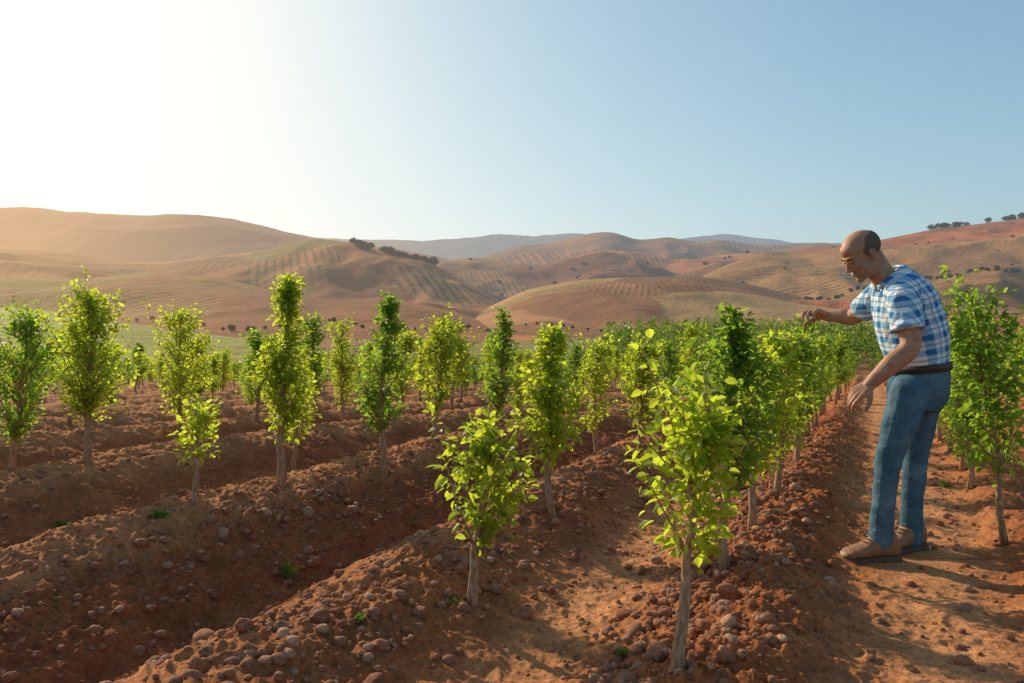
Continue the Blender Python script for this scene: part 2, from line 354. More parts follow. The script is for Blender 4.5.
near=[
 (676,704,398,128,.40,38,26,.046,.07,'round',M_LEAF,'foreground sapling with bare lower trunk cut by the bottom edge and bright leaves'),
 (727,592,306,140,.32,68,42,.042,.03,'shoot',M_LEAFD,'second sapling of the right foreground row, pale trunk and tall thin top shoot'),
 (752,556,352,112,.28,54,38,.042,.03,'col',M_LEAF,'bushy sapling just behind the two foremost trees of the row left of the man'),
 (472,618,432,116,.27,30,24,.050,.08,'round',M_LEAF,'short sparse sapling with drooping leaves on the stony ridge at bottom centre'),
 (553,537,326,90,.23,72,40,.040,-.03,'col',M_LEAF,'tall leafy sapling right behind the short sparse one at bottom centre'),
 (640,470,346,66,.22,56,34,.041,0,'col',M_LEAF,'leafy sapling in the middle row, third back from the short sparse sapling'),
 (197,537,412,50,.40,20,15,.046,.05,'round',M_LEAF,'smallest sapling, thin and sparse, on the dark soil at left foreground'),
 (281,512,273,84,.22,96,40,.040,.02,'cone',M_LEAF,'tallest columnar young tree in the left foreground with a pointed top'),
 (383,487,296,76,.22,80,38,.040,.03,'cone',M_LEAFD,'pointed columnar tree next right of the tallest one'),
 (434,460,330,62,.22,60,34,.041,0,'round',M_LEAF,'rounded small tree right of the two pointed columnar trees'),
 (494,452,307,60,.18,68,36,.041,0,'cone',M_LEAFD,'narrow pointed tree standing behind the short sparse sapling'),
 (598,446,340,54,.22,54,32,.041,0,'round',M_LEAF,'small tree between the tall leafy sapling and the middle row'),
 (86,484,293,104,.22,100,40,.042,-.03,'col',M_LEAF,'wide bushy tree at far left with two rising leaders'),
 (181,442,310,74,.18,80,36,.042,0,'round',M_LEAF,'full round tree behind the smallest sapling at left'),
 (343,434,322,52,.20,56,32,.041,0,'round',M_LEAF,'small tree seen between the two pointed columnar trees'),
 (8,468,316,98,.22,88,40,.042,.03,'round',M_LEAFD,'leafy tree cut by the left edge of the picture'),
 (295,466,350,48,.24,40,28,.041,0,'round',M_LEAF,'low tree partly hidden behind the tallest columnar tree'),
 (1006,550,287,118,.22,58,34,.045,-.17,'round',M_LEAFD,'tall leaning tree behind the man at the right edge with leaves down to its foot'),
 (968,492,335,70,.20,60,32,.043,0,'col',M_LEAFD,'tree half hidden between the man and the leaning tree at right'),
 (776,515,340,88,.24,60,34,.042,.02,'col',M_LEAF,'fourth sapling along the dense row left of the man'),
 (797,480,338,80,.22,60,34,.042,0,'col',M_LEAFD,'fifth sapling along the dense row left of the man'),
]
for i,(px,py,ty,wpx,c0,nb,lpb,ls,lean,shp,mt,lab) in enumerate(near):
    x,y=pix(px,py); s=F/y; z=gz(x,y)
    H=(CH-(ty-HY)/s)-z; R=wpx/s*.5*.88
    asym=(math.pi,.35) if i in (0,) else None
    dat=tree_data(H,R,c0,nb,lpb,ls,100+i*7,lean,.018 if i==17 else .021+.006*(H>1.2) ,shp,8,.058,asym)
    t=add_tree('young_tree',(x,y,z),0,dat,mt); tag(t,lab,'tree','young orchard trees')
protos=[]
for i in range(7):
    dat=tree_data(1.5,.29,.22,60,30,.054,900+i,0.02*(i%3-1),.026,['col','cone','round'][i%3],8,.07)
    protos.append(dat)
first=[None]*7; used=0
taken=[pix(p[0],p[1]) for p in near]
def place(x,y,hh,lab,grp,wide=1.0):
    global used
    if any(math.hypot(x-a,y-b)<.6 for a,b in taken): return
    taken.append((x,y)); used+=1
    i=random.randrange(7); z=gz(x,y); rot=random.random()*6.28; sc=hh/1.5
    if first[i] is None:
        t=add_tree('young_tree',(x,y,z),rot,protos[i],M_LEAF if i%3 else M_LEAFD); first[i]=t; t.scale=(sc*wide,sc*wide,sc)
    else: t=copy_tree(first[i],(x,y,z),rot,(sc*wide,sc*wide,sc))
    t['category']='tree'; t['label']=lab; t['group']=grp
for k in range(9):
    Y=5.9+k*.72; place(-.62+SL*Y,Y,random.uniform(1.0,1.2),'green young tree farther along the dense row just left of the man','dense row left of the man')
for u0,Y0,n in ((.78,6.1,5),(1.95,4.9,5),(3.1,5.2,4)):
    for k in range(n):
        Y=Y0+k*.95; X=u0+SL*Y
        if (X/Y*F+512)<1150: place(X,Y,random.uniform(1.1,1.3),'young tree in the rows at the right edge behind the man','rows at the right edge')
urows=[-.62]+[-.62-1.8*k for k in range(1,18)]+[.78+1.4*k for k in range(0,12)]
for u0 in urows:
    Y=9.0+random.random()*.8
    while Y<31.5:
        X=u0+SL*Y+random.gauss(0,.07); p=X/Y*F+512
        if -25<p<1050:
            if p<330: lab,gp=('small young tree in the distant orchard rows at the left','distant rows at the left')
            elif p<640: lab,gp=('small young tree in the distant orchard rows at the centre','distant rows at the centre')
            elif p<830: lab,gp=('small young tree in the distant orchard rows right of centre','distant rows right of centre')
            else: lab,gp=('small young tree in the distant orchard rows behind the man','distant rows behind the man')
            hh=random.uniform(1.0,1.35) if random.random()>.1 else .8
            place(X,Y,hh,lab,gp,random.uniform(1.0,1.35))
        Y+=1.45*random.uniform(.85,1.15)
print('row trees',used)

def leaf_mass(name,centers,radii,nl,ls,mat,seed,label,cat):
    r=np.random.default_rng(seed); P=[];D=[];S=[]
    for (c,rad) in zip(centers,radii):
        o=norm(r.normal(0,1,(nl,3)))*(r.random((nl,1))**.45); P.append(np.array(c)+o*np.array(rad)); D.append(o+r.normal(0,.5,(nl,3))); S.append(np.full(nl,ls)*r.uniform(.6,1.3,nl))
    V,Fc=leaves_mesh(np.concatenate(P),np.concatenate(D),np.concatenate(S),r,4,1.3)
    o=mesh_obj(name,V,Fc,mat,None,False); tag(o,label,cat,kind='stuff'); return o
cs=[];rs=[]
for k in range(12):
    Y=42+k*3.2; n=int(Y*.42/1.15)
    for j in range(n):
        p=596+(905-596)*(j+.5)/n+random.uniform(-1,1)+ (k*1.5); X=(p-512)/F*Y
        hh=random.uniform(2.0,2.6)+.02*(Y-42); cs.append((X,Y,VZ+hh*.55)); rs.append((.42,.45,hh*.5))
leaf_mass('far_orchard',cs,rs,90,.24,M_FARL,4,'dense green block of trees beyond the orchard right of centre','trees')
cs=[];rs=[]
for j in range(110):
    p=-60+j*5.6+random.uniform(-3,3); Y=random.uniform(33.5,37)
    if random.random()<.15: continue
    cs.append(((p-512)/F*Y,Y,VZ+.3)); rs.append((.5,.4,random.uniform(.3,.7)))
leaf_mass('hedge',cs,rs,70,.2,M_FARL,5,'low dark hedge along the far end of the orchard','hedge')

def far_tree_mats():
    s=NT('far_tree_green'); g=s.n('ShaderNodeNewGeometry'); c=s.ramp(g.outputs['Random Per Island'],[(0,(.04,.045,.015)),(1,(.11,.11,.035))])
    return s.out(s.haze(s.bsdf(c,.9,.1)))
M_FAR=far_tree_mats()
def far_bark():
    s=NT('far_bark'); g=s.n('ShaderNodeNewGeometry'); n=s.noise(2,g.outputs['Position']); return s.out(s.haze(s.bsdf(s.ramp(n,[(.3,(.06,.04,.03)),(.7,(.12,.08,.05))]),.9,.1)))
M_FB=far_bark()
fmesh=[]
for i in range(4):
    r=np.random.default_rng(60+i); n=420
    o=norm(r.normal(0,1,(n,3)))*(r.random((n,1))**.4)*np.array([2.6,2.6,2.2]); o+= (r.integers(0,3,(n,1))-1)*np.array([[1.0,.4,.3]])
    V,Fc=leaves_mesh(o+np.array([0,0,3.0]),o+r.normal(0,1,(n,3)),r.uniform(.7,1.3,n),r,4,1.4)
    me=bpy.data.meshes.new('crown'); me.from_pydata([tuple(map(float,v)) for v in V],[],Fc); me.materials.append(M_FAR)
    TV=[];TF=[]; tube(TV,TF,[(0,0,-1),(0.05,0,1),(0,.1,2.5),(0,0,4)],[.32,.26,.2,.08],6)
    mt=bpy.data.meshes.new('trunk'); mt.from_pydata([tuple(map(float,v)) for v in TV],[],TF); mt.materials.append(M_FB)
    fmesh.append((me,mt))
def hill_pt(h,px,t):
    cols,ts,X,Y,Z=h; i=int(np.argmin(abs(cols-px))); j=int(np.argmin(abs(ts-t))); return float(X[j,i]),float(Y[j,i]),float(Z[j,i])
def far_tree(loc,sc,lab,grp):
    a,b=random.choice(fmesh); e=empty('hillside_tree',loc); e.rotation_euler.z=random.random()*6; e.scale=(sc*random.uniform(.85,1.3),sc,sc*random.uniform(.8,1.15))
    link(bpy.data.objects.new('crown',a),e); link(bpy.data.objects.new('trunk',b),e); tag(e,lab,'tree',grp)
for k in range(44):
    far_tree(hill_pt(h2,random.uniform(352,440),random.uniform(.86,1.0)),random.uniform(.5,.9),'dark tree in the wood on the crest of the left middle hill','wood on the left middle hill')
for k in range(26):
    far_tree(hill_pt(h4,random.uniform(925,1035),random.uniform(.93,1.0)),random.uniform(.4,.8),'dark tree on the skyline of the right hill','trees on the right skyline')
for k in range(56):
    far_tree(hill_pt(h4,690+k*6+random.uniform(-4,4),.42+.05*math.sin(k*.2)+random.uniform(0,.015)),random.uniform(.22,.38),'bush in the hedge line low on the right hillside','hedge line on the right hillside')
for k in range(18):
    far_tree(hill_pt(h4,random.uniform(640,1040),random.uniform(.45,.9)),random.uniform(.16,.3),'scattered tree on the terraced right hillside','scattered trees on the right hillside')
for k in range(44):
    far_tree(hill_pt(h6,-20+k*12+random.uniform(-6,6),.25+.1*math.sin(k*.5)+random.uniform(0,.03)),random.uniform(.12,.24),'bush in the line at the foot of the left hill','bush line at the foot of the left hill')
for k in range(40):
    far_tree(hill_pt(h8,470+k*13+random.uniform(-4,4),.16+.05*math.sin(k*.35)+random.uniform(0,.02)),random.uniform(.10,.2),'bush in the line at the foot of the planted central slope','bush line at the foot of the central slope')
for k in range(26):
    far_tree(hill_pt(h3,random.uniform(440,780),random.uniform(.35,.95)),random.uniform(.3,.6),'scattered tree on the central hills','scattered trees on the central hills')

# ------------------------------------------------------------ stones
def ico(sub):
    import bmesh
    bm=bmesh.new(); bmesh.ops.create_icosphere(bm,subdivisions=sub,radius=1); V=np.array([v.co[:] for v in bm.verts]); Fc=np.array([[v.index for v in f.verts] for f in bm.faces]); bm.free(); return V,Fc
def n3(V,f,s): return (vn(V[:,0]*f+V[:,2]*1.7*f+50,V[:,1]*f+50-V[:,2]*f,s)+vn(V[:,1]*f+9,V[:,2]*f+30,s+3))/2-.5
IV,IF=ico(3); stones=[]
for i in range(10):
    V=IV*(1+.6*n3(IV,1.3,i*5)[:,None]+.28*n3(IV,3.1,i*7+1)[:,None]+.10*n3(IV,7,i*3+2)[:,None]); V=V*np.array([1,rng.uniform(.65,.95),rng.uniform(.55,.8)])
    stones.append(fast_mesh('stone',V,IF,M_STONE))
def samp_u():
    k=rng.random()
    if k<.47: return rng.normal(-.66,.20)
    if k<.70: return rng.normal(-1.95,.28)
    if k<.90: return rng.normal(-3.5,.33)
    if k<.93: return rng.normal(.5,.25)
    return rng.uniform(-7,-1)
cnt=0
while cnt<298:
    Y=rng.uniform(2.35,5.2)**1.0; u=samp_u(); X=u+SL*Y; p=X/Y*F+512
    if not(-10<p<1035): continue
    if math.hypot(X-MANX,Y-MANY)<.35: continue
    sz=min(.044,.020+rng.exponential(.008))
    z=gz(X,Y)
    o=link(bpy.data.objects.new('stone',stones[cnt%10])); o.location=(X,Y,z+sz*.2); o.rotation_euler=(rng.uniform(-.4,.4),rng.uniform(-.4,.4),rng.uniform(0,6.28)); o.scale=(sz,sz,sz)
    if u>-1.2: lab,gp='rounded brown stone in the stony row at the feet of the right foreground saplings','stones in the right foreground row'
    elif u>-2.6: lab,gp='rounded brown stone on the ridge around the short sparse sapling','stones on the middle ridge'
    else: lab,gp='stone on the dark tilled soil at the left','stones on the dark soil at left'
    tag(o,lab,'stone',gp); cnt+=1
IV1,IF1=ico(2); VV=[];FF=[];b=0
for k in range(11500):
    Y=rng.uniform(2.2,9.0); u=samp_u() if rng.random()<.85 else rng.uniform(-8,2); X=u+SL*Y; p=X/Y*F+512
    if not(-60<p<1080): continue
    sz=min(.028,.006+rng.exponential(.0075)); 
    V=IV1*(1+.7*n3(IV1,1.2,k%97)[:,None]+.3*n3(IV1,3.3,k%89)[:,None]); a=rng.uniform(0,6.28); R_=np.array([[math.cos(a),-math.sin(a),0],[math.sin(a),math.cos(a),0],[0,0,1]])
    V=(V*np.array([1,.75,.65]))@R_.T*sz; VV.append((V,X,Y)); FF.append(IF1+b); b+=len(V)
xs=np.array([v[1] for v in VV]); ys=np.array([v[2] for v in VV]); zs=ground_z(xs,ys)
V=np.concatenate([v[0]+np.array([x,y,z+.002]) for v,x,y,z in zip(VV,xs,ys,zs)])
me=fast_mesh('gravel',V,np.concatenate(FF),M_STONE); tag(link(bpy.data.objects.new('gravel',me)),'small clods and pebbles strewn over the tilled soil','gravel',kind='stuff')

def weed(px,py,h,w,n,label,broad=False):
    x,y=pix(px,py); r=np.random.default_rng(int(px)); z=gz(x,y)
    base=np.zeros((n,3)); base[:,:2]=np.clip(r.normal(0,w*.25,(n,2)),-w*.4,w*.4)
    d=np.stack([r.normal(0,1,n)*.5,r.normal(0,1,n)*.5,np.full(n,.9)],-1)
    V,Fc=leaves_mesh(base,d,h*r.uniform(.5,1.1,n),r,8,.8 if broad else .12)
    o=mesh_obj('weed',V,Fc,M_WEED,None,False); o.location=(x,y,z-.005); tag(o,label,'weed','weeds on the soil')
weed(622,655,.045,.02,14,'small broad leaved weed on the pebbles left of the foreground trunk',True)
weed(287,550,.085,.06,45,'grassy weed tuft on the dark soil below the tallest columnar tree')
weed(160,548,.06,.07,70,'low grass tuft left of the smallest sapling')
weed(62,512,.07,.07,60,'grass tuft below the wide bushy tree at left')
weed(455,622,.05,.05,36,'grass tuft at the foot of the short sparse sapling')
weed(360,655,.045,.02,16,'tiny weed on the ridge left of bottom centre',True)
weed(945,488,.07,.06,40,'weed tuft beside the path behind the man')

# ------------------------------------------------------------ the man
root=empty('person',(MANX,MANY,0)); tag(root,'balding man in blue and white plaid shirt and jeans leaning forward with both hands out','person')
ORG=np.array([MANX,MANY,0.0])
def P(px,py,dy=0):
    d=MANY+dy; return np.array([(px-512)/F*d,d,CH-(py-HY)/F*d])-ORG
class Mb:
    def __init__(s): s.V=[]; s.F=[]
    def add(s,V,Fc):
        b=len(s.V); s.V+=[tuple(v) for v in V]; s.F+=[tuple(b+i for i in f) for f in Fc]
    def ell(s,c,r,ax=None,n=14,m=20):
        V=[];Fc=[]; ax=np.eye(3) if ax is None else np.array(ax)
        for i in range(1,n):
            t=math.pi*i/n
            for k in range(m):
                p=2*math.pi*k/m; l=np.array([r[0]*math.sin(t)*math.cos(p),r[1]*math.sin(t)*math.sin(p),r[2]*math.cos(t)]); V.append(np.array(c)+l@ax)
        V.append(np.array(c)+np.array([0,0,r[2]])@ax); V.append(np.array(c)-np.array([0,0,r[2]])@ax)
        for i in range(n-2):
            for k in range(m):
                k2=(k+1)%m; Fc.append((i*m+k,(i+1)*m+k,(i+1)*m+k2,i*m+k2))
        T=len(V)-2; B=T+1
        for k in range(m):
            k2=(k+1)%m; Fc.append((T,k,k2)); Fc.append((B,(n-2)*m+k2,(n-2)*m+k))
        s.add(V,Fc)
    def limb(s,pts,rad):
        pts=[np.array(p,float) for p in pts]
        P2=[];R2=[]
        for i in range(len(pts)-1):
            for k in range(4):
                t=k/4; p0=pts[max(i-1,0)];p1=pts[i];p2=pts[i+1];p3=pts[min(i+2,len(pts)-1)]
                P2.append(.5*((2*p1)+(p2-p0)*t+(2*p0-5*p1+4*p2-p3)*t*t+(3*p1-p0-3*p2+p3)*t**3)); R2.append(rad[i]*(1-t)+rad[i+1]*t)
        P2.append(pts[-1]);R2.append(rad[-1])
        V=[];Fc=[]; tube(V,Fc,P2,R2,14); s.add(V,Fc)
        for p,r in ((P2[0],R2[0]),(P2[-1],R2[-1])): s.ell(p,(r*.98,)*3,None,8,12)
    def flat(s,pts,rad,ns=18):
        V=[];Fc=[]; tube(V,Fc,pts,rad,ns); s.add(V,Fc)
    def loft(s,C,A,B,side=(0,1,0),ns=28,exp=2.2):
        C=np.array(C,float); tan=norm(np.gradient(C,axis=0)); side=np.array(side,float); V=[];Fc=[]
        for i in range(len(C)):
            sd=norm(side-tan[i]*np.dot(side,tan[i])); fr=np.cross(sd,tan[i])
            for k in range(ns):
                t=2*math.pi*k/ns; c,q=math.cos(t),math.sin(t)
                V.append(C[i]+A[i]*math.copysign(abs(c)**(2/exp),c)*fr+B[i]*math.copysign(abs(q)**(2/exp),q)*sd)
        for i in range(len(C)-1):
            for k in range(ns):
                k2=(k+1)%ns; Fc.append((i*ns+k,i*ns+k2,(i+1)*ns+k2,(i+1)*ns+k))
        Fc.append(tuple(range(ns))[::-1]); Fc.append(tuple((len(C)-1)*ns+k for k in range(ns)))
        s.add(V,Fc)
    def obj(s,name,mat,parent,voxel=None,smooth=3,disp=None):
        o=mesh_obj(name,s.V,s.F,mat,parent)
        if voxel:
            m=o.modifiers.new('r','REMESH'); m.mode='VOXEL'; m.voxel_size=voxel; m.use_smooth_shade=True
            if smooth: q=o.modifiers.new('s','SMOOTH'); q.iterations=smooth; q.factor=.5
        if disp:
            for (st,size) in disp:
                tx=bpy.data.textures.new('c','CLOUDS'); tx.noise_scale=size; tx.noise_depth=2
                d=o.modifiers.new('d','DISPLACE'); d.texture=tx; d.strength=st; d.mid_level=.5; d.texture_coords='LOCAL'
        return o
hf=norm(np.array([-1,-.12,-.62])); hs=norm(np.cross(hf,np.array([0,0,1.0]))); hu=np.cross(hs,hf)
HAX=np.array([hf,-hs,hu]); HC=P(863,256,0); HS=1.04
def hp(x,y,z): return HC+HS*(np.array([x,y,z])@HAX)
def skin():
    s=NT('skin'); tc=s.n('ShaderNodeTexCoord'); O=tc.outputs['Object']; n=s.noise(28,O,5,.65)
    c=s.ramp(n,[(.3,(.36,.15,.08)),(.5,(.46,.22,.125)),(.7,(.54,.28,.165))])
    jaw=hp(.05,0,-.075); vd=s.n('ShaderNodeVectorMath',operation='DISTANCE'); s.l(O,vd.inputs[0]); vd.inputs[1].default_value=tuple(jaw)
    k=s.math('MULTIPLY',s.math('SUBTRACT',.082,vd.outputs['Value']),14.0,clamp=True)
    c=s.mix(s.math('MULTIPLY',k,.4),c,(.12,.075,.055))
    b=s.n('ShaderNodeBsdfPrincipled'); s.l(c,b.inputs['Base Color']); b.inputs['Roughness'].default_value=.6; b.inputs['Specular IOR Level'].default_value=.3; b.inputs['Subsurface Weight'].default_value=.08; b.inputs['Subsurface Radius'].default_value=(.01,.004,.002)
    s.l(s.bump(s.noise(200,O,4),.3,.003),b.inputs['Normal'])
    return s.out(b.outputs[0])
M_SKIN=skin()
def simple(name,c,rough=.6,spec=.3,nz=40,var=.25,bs=.2,bd=.002):
    s=NT(name); tc=s.n('ShaderNodeTexCoord'); n=s.noise(nz,tc.outputs['Object'],4)
    col=s.ramp(n,[(.3,tuple(x*(1-var) for x in c)),(.7,tuple(x*(1+var) for x in c))])
    return s.out(s.bsdf(col,rough,spec,s.bump(n,bs,bd)))
M_HAIR=simple('short_hair',(.19,.125,.09),.9,.1,420,.6,1.0,.004)
M_BROW=simple('brow_hair',(.10,.065,.045),.9,.1,420,.5,.5,.002)
M_EYE=simple('eye_white',(.5,.42,.36),.3,.4); M_IRIS=simple('iris_dark',(.03,.018,.012),.2,.5)
M_SHOE=simple('brown_leather',(.29,.13,.055),.55,.4,60,.3,.4,.003); M_SOLE=simple('shoe_sole',(.12,.07,.045),.8,.2)
M_BELT=simple('belt_leather',(.05,.024,.015),.45,.4); M_METAL=simple('buckle_metal',(.5,.45,.38),.3,.8); M_LIP=simple('lip_skin',(.34,.13,.09),.5,.3)
def denim():
    s=NT('blue_denim'); tc=s.n('ShaderNodeTexCoord'); O=tc.outputs['Object']; n=s.noise(6,O,4,.55); w=s.noise(500,O,2); n2=s.noise(40,O,3,.6)
    k=s.math('ADD',s.math('MULTIPLY',n,.8),s.math('MULTIPLY',n2,.2))
    c=s.ramp(k,[(.32,(.04,.085,.125)),(.5,(.075,.145,.195)),(.68,(.14,.225,.28))])
    c=s.mix(1.0,c,s.ramp(w,[(.35,(.85,.85,.85)),(.65,(1.15,1.15,1.15))]),'MULTIPLY')
    mp=s.n('ShaderNodeMapping'); mp.inputs['Scale'].default_value=(.8,.8,1.5); mp.inputs['Rotation'].default_value=(.3,.6,.2); s.l(O,mp.inputs[0])
    f=s.noise(7,mp.outputs[0],2,.45)
    rd=s.math('ABSOLUTE',s.math('SUBTRACT',f,.5))
    h=s.math('ADD',s.math('MULTIPLY',rd,-1.6),s.math('MULTIPLY',w,.015))
    return s.out(s.bsdf(c,.95,.06,s.bump(h,.5,.035)))
M_DENIM=denim()
def plaid():
    s=NT('plaid_cloth'); tc=s.n('ShaderNodeTexCoord'); mp=s.n('ShaderNodeMapping'); mp.vector_type='TEXTURE'; mp.inputs['Rotation'].default_value=(0,math.radians(-14),math.radians(24)); s.l(tc.outputs['Object'],mp.inputs[0])
    wob=s.n('ShaderNodeTexNoise'); wob.inputs['Scale'].default_value=4; wob.inputs['Detail'].default_value=1; s.l(tc.outputs['Object'],wob.inputs['Vector'])
    ad=s.n('ShaderNodeVectorMath',operation='MULTIPLY_ADD'); s.l(wob.outputs['Color'],ad.inputs[0]); ad.inputs[1].default_value=(.03,.03,.03); s.l(mp.outputs[0],ad.inputs[2])
    sp=s.n('ShaderNodeSeparateXYZ'); s.l(ad.outputs[0],sp.inputs[0])
    def band(v,per,ph,w):
        fr=s.math('FRACT',s.math('MULTIPLY_ADD',v,1/per,ph+10)); return s.math('LESS_THAN',s.math('ABSOLUTE',s.math('SUBTRACT',fr,.5)),w)
    hx=s.math('ADD',sp.outputs[0],s.math('MULTIPLY',sp.outputs[1],.55)); z=sp.outputs[2]
    per=.078
    wide=s.math('ADD',s.math('MULTIPLY',band(hx,per,0,.20),.5),s.math('MULTIPLY',band(z,per,.2,.20),.5))
    thin=s.math('MAXIMUM',band(hx,per,.5,.05),band(z,per,.7,.05))
    c=s.ramp(wide,[(0,(.78,.82,.84)),(.5,(.32,.50,.66)),(1,(.05,.17,.36))])
    c=s.mix(s.math('MULTIPLY',thin,.6),c,(.07,.16,.30))
    f=s.noise(9,tc.outputs['Object'],2,.5); rd=s.math('ABSOLUTE',s.math('SUBTRACT',f,.5))
    return s.out(s.bsdf(c,.9,.08,s.bump(rd,.6,-.05)))
M_PLAID=plaid()

body=Mb()
def he(x,y,z,rx,ry,rz): body.ell(hp(x,y,z),(rx*HS,ry*HS,rz*HS),HAX)
he(-.012,0,.045,.100,.078,.082); he(.028,0,-.012,.064,.061,.088); he(.032,0,-.070,.052,.050,.038); he(.070,0,-.092,.022,.026,.019)
he(.080,0,.030,.014,.048,.011); he(.050,0,.06,.042,.055,.038)
for sg in (-1,1):
    he(.058,sg*.040,-.018,.026,.020,.022); he(.097,sg*.011,-.028,.010,.009,.008)
    he(-.008,sg*.078,-.006,.017,.007,.031); he(-.014,sg*.081,.010,.012,.007,.016)
    he(.010,sg*.050,-.06,.04,.016,.04)
body.limb([hp(.086,0,.016),hp(.099,0,-.008),hp(.109,0,-.024)],[.009*HS,.010*HS,.011*HS])
he(.089,0,-.052,.009,.024,.006); he(.087,0,-.063,.009,.021,.0065)
body.limb([hp(-.03,0,-.03),P(880,272),P(893,288)],[.064,.062,.072])
body.loft([P(918,380),P(916,345),P(911,320),P(903,298),P(896,282)],[.07,.095,.11,.11,.085],[.11,.13,.15,.16,.14])
body.ell(P(902,290,-.14),(.06,.06,.06)); body.ell(P(886,290,.14),(.06,.06,.06))
body.limb([P(914,392,-.07),P(890,458,-.11),P(880,540,-.10)],[.066,.046,.040]); body.limb([P(919,392,.07),P(916,460,.1),P(911,538,.1)],[.066,.046,.040])
nel=P(910,347,-.27); nwr=P(869,385,-.25); fel=P(853,317,.36); fwr=P(825,316,.46)
body.limb([P(902,290,-.16),P(908,320,-.23),nel,P(893,363,-.275),nwr],[.058,.057,.047,.049,.029])
body.limb([P(884,292,.16),P(868,305,.27),fel,P(843,316,.40),fwr],[.057,.055,.046,.045,.029])
def hand(W,d,n,side,curl,tcurl,s=1.0,spreadf=1.0):
    d=norm(np.array(d,float)); n=np.array(n,float); n=norm(n-d*np.dot(n,d)); sd=norm(np.cross(d,n))*side
    offs=[.033,.011,-.011,-.031]; lens=[(.042,.026,.020),(.046,.030,.022),(.043,.028,.021),(.034,.021,.018)]
    for i in range(4):
        k=W+d*(.088-.006*abs(i-1.2))*s+sd*offs[i]*s*.95
        body.limb([W+sd*offs[i]*.45*s,W+d*.05*s+sd*offs[i]*.8*s,k],[.019*s,.0165*s,.0125*s])
        ang=0;p=k;pts=[k];rr=[.0105*s]; fan=(1.4-i)*.09*spreadf
        for j in range(3):
            ang+=curl[i][j]; v=norm(d*math.cos(ang)+n*math.sin(ang)+sd*fan); p=p+v*lens[i][j]*s; pts.append(p); rr.append((.0098,.0088,.0072)[j]*s)
        body.limb(pts,rr)
    t0=W+d*.022*s+sd*.026*s+n*.006*s; v=norm(d*.62+sd*.75+n*tcurl*.6); t1=t0+v*.042*s; v2=norm(d*.85+sd*.35+n*tcurl); t2=t1+v2*.034*s; v3=norm(d*.95+sd*.05+n*tcurl*1.3); t3=t2+v3*.027*s
    body.limb([t0,t1,t2,t3],[.018*s,.0135*s,.011*s,.0085*s])
hand(nwr,P(846,402,-.24)-nwr,(.35,.55,-.75),1,[(.35,.5,.3),(.45,.55,.35),(.55,.6,.35),(.65,.6,.35)],.6,.98,.1)
# raised hand: wrist bent a little up, index and thumb meeting in a pinch
hand(fwr,(-1,-.30,.32),(-.1,-.35,-1),-1,[(.30,.62,.45),(.42,.7,.5),(.6,.8,.5),(.75,.85,.5)],.85,1.05,.1)
body.obj('body',M_SKIN,root,.0042,3)
for sg in (-1,1):
    e=Mb(); e.ell(hp(.0740,sg*.030,.008),(.0112*HS,)*3,HAX); eo=e.obj('eye',M_EYE,root)
    ir=Mb(); ir.ell(hp(.0825,sg*.031,.004),(.0038,.0062,.0062),HAX); ir.obj('iris',M_IRIS,eo)
    lid=Mb(); lid.ell(hp(.0755,sg*.030,.0135),(.0135,.016,.0092),HAX); lid.obj('eyelid',M_SKIN,eo)
    b=Mb(); b.limb([hp(.092,sg*.014,.030),hp(.093,sg*.030,.035),hp(.082,sg*.046,.030)],[.0025,.0035,.002]); b.obj('eyebrow',M_BROW,root)
lp=Mb(); lp.limb([hp(.092,-.018,-.0575),hp(.0975,0,-.0565),hp(.092,.018,-.0575)],[.0015,.0024,.0015]); lp.obj('mouth',M_LIP,root)
hv=[];hF=[];n_,m_=48,96;keep={}
hr=random.Random(3)
def hpt(i,k):
    t=math.pi*i/n_; p=2*math.pi*k/m_
    return np.array([-.012+.1000*math.sin(t)*math.cos(p),.0780*math.sin(t)*math.sin(p),.045+.0820*math.cos(t)])
def hok(i,k):
    x,y,z=hpt(i,k)
    front=.026-.9*max(0,z-.045)+.006*math.sin(k*2.1)
    low=-.034 if x<-.03 else .004
    return x<front and z>low and z<.098+.005*math.sin(k*2.3+i)
for i in range(2,n_-1):
    for k in range(m_):
        if hok(i,k) and hok(i+1,k) and hok(i,(k+1)%m_) and hok(i+1,(k+1)%m_):
            f=[]
            for (a,b_) in ((i,k),(i+1,k),(i+1,(k+1)%m_),(i,(k+1)%m_)):
                if (a,b_) not in keep: keep[(a,b_)]=len(hv); hv.append(hp(*hpt(a,b_)))
                f.append(keep[(a,b_)])
            hF.append(f)
ho=mesh_obj('hair',hv,hF,M_HAIR,root); so=ho.modifiers.new('s','SOLIDIFY'); so.thickness=.004; so.offset=-.2
sb=ho.modifiers.new('u','SUBSURF'); sb.levels=1; sb.render_levels=1
tx=bpy.data.textures.new('h','CLOUDS'); tx.noise_scale=.006; dd=ho.modifiers.new('d','DISPLACE'); dd.texture=tx; dd.strength=.005; dd.texture_coords='LOCAL'
sh=Mb()
sh.loft([P(919,369),P(917,359),P(914,340),P(909,320),P(903,300),P(896,284),P(890,273)],[.126,.142,.154,.158,.146,.110,.070],[.160,.174,.184,.192,.197,.172,.095])
sh.ell(P(902,290,-.15),(.085,.085,.078)); sh.ell(P(885,290,.15),(.08,.085,.075))
sh.flat([P(901,286,-.15),P(903,300,-.20),P(906,318,-.235),P(908,331,-.255)],[.072,.078,.077,.081])
sh.flat([P(886,288,.15),P(877,297,.20),P(866,306,.28),P(860,311,.32)],[.066,.072,.070,.072])
so_=sh.obj('shirt',M_PLAID,root,.007,4,[(.016,.11),(.005,.035)])
cl=Mb()
C0=P(888,276); ax=norm(P(874,264)-P(893,286)); sd=np.array([0,1.0,0]); fr=np.cross(sd,ax); V=[];Fc=[];ns=32
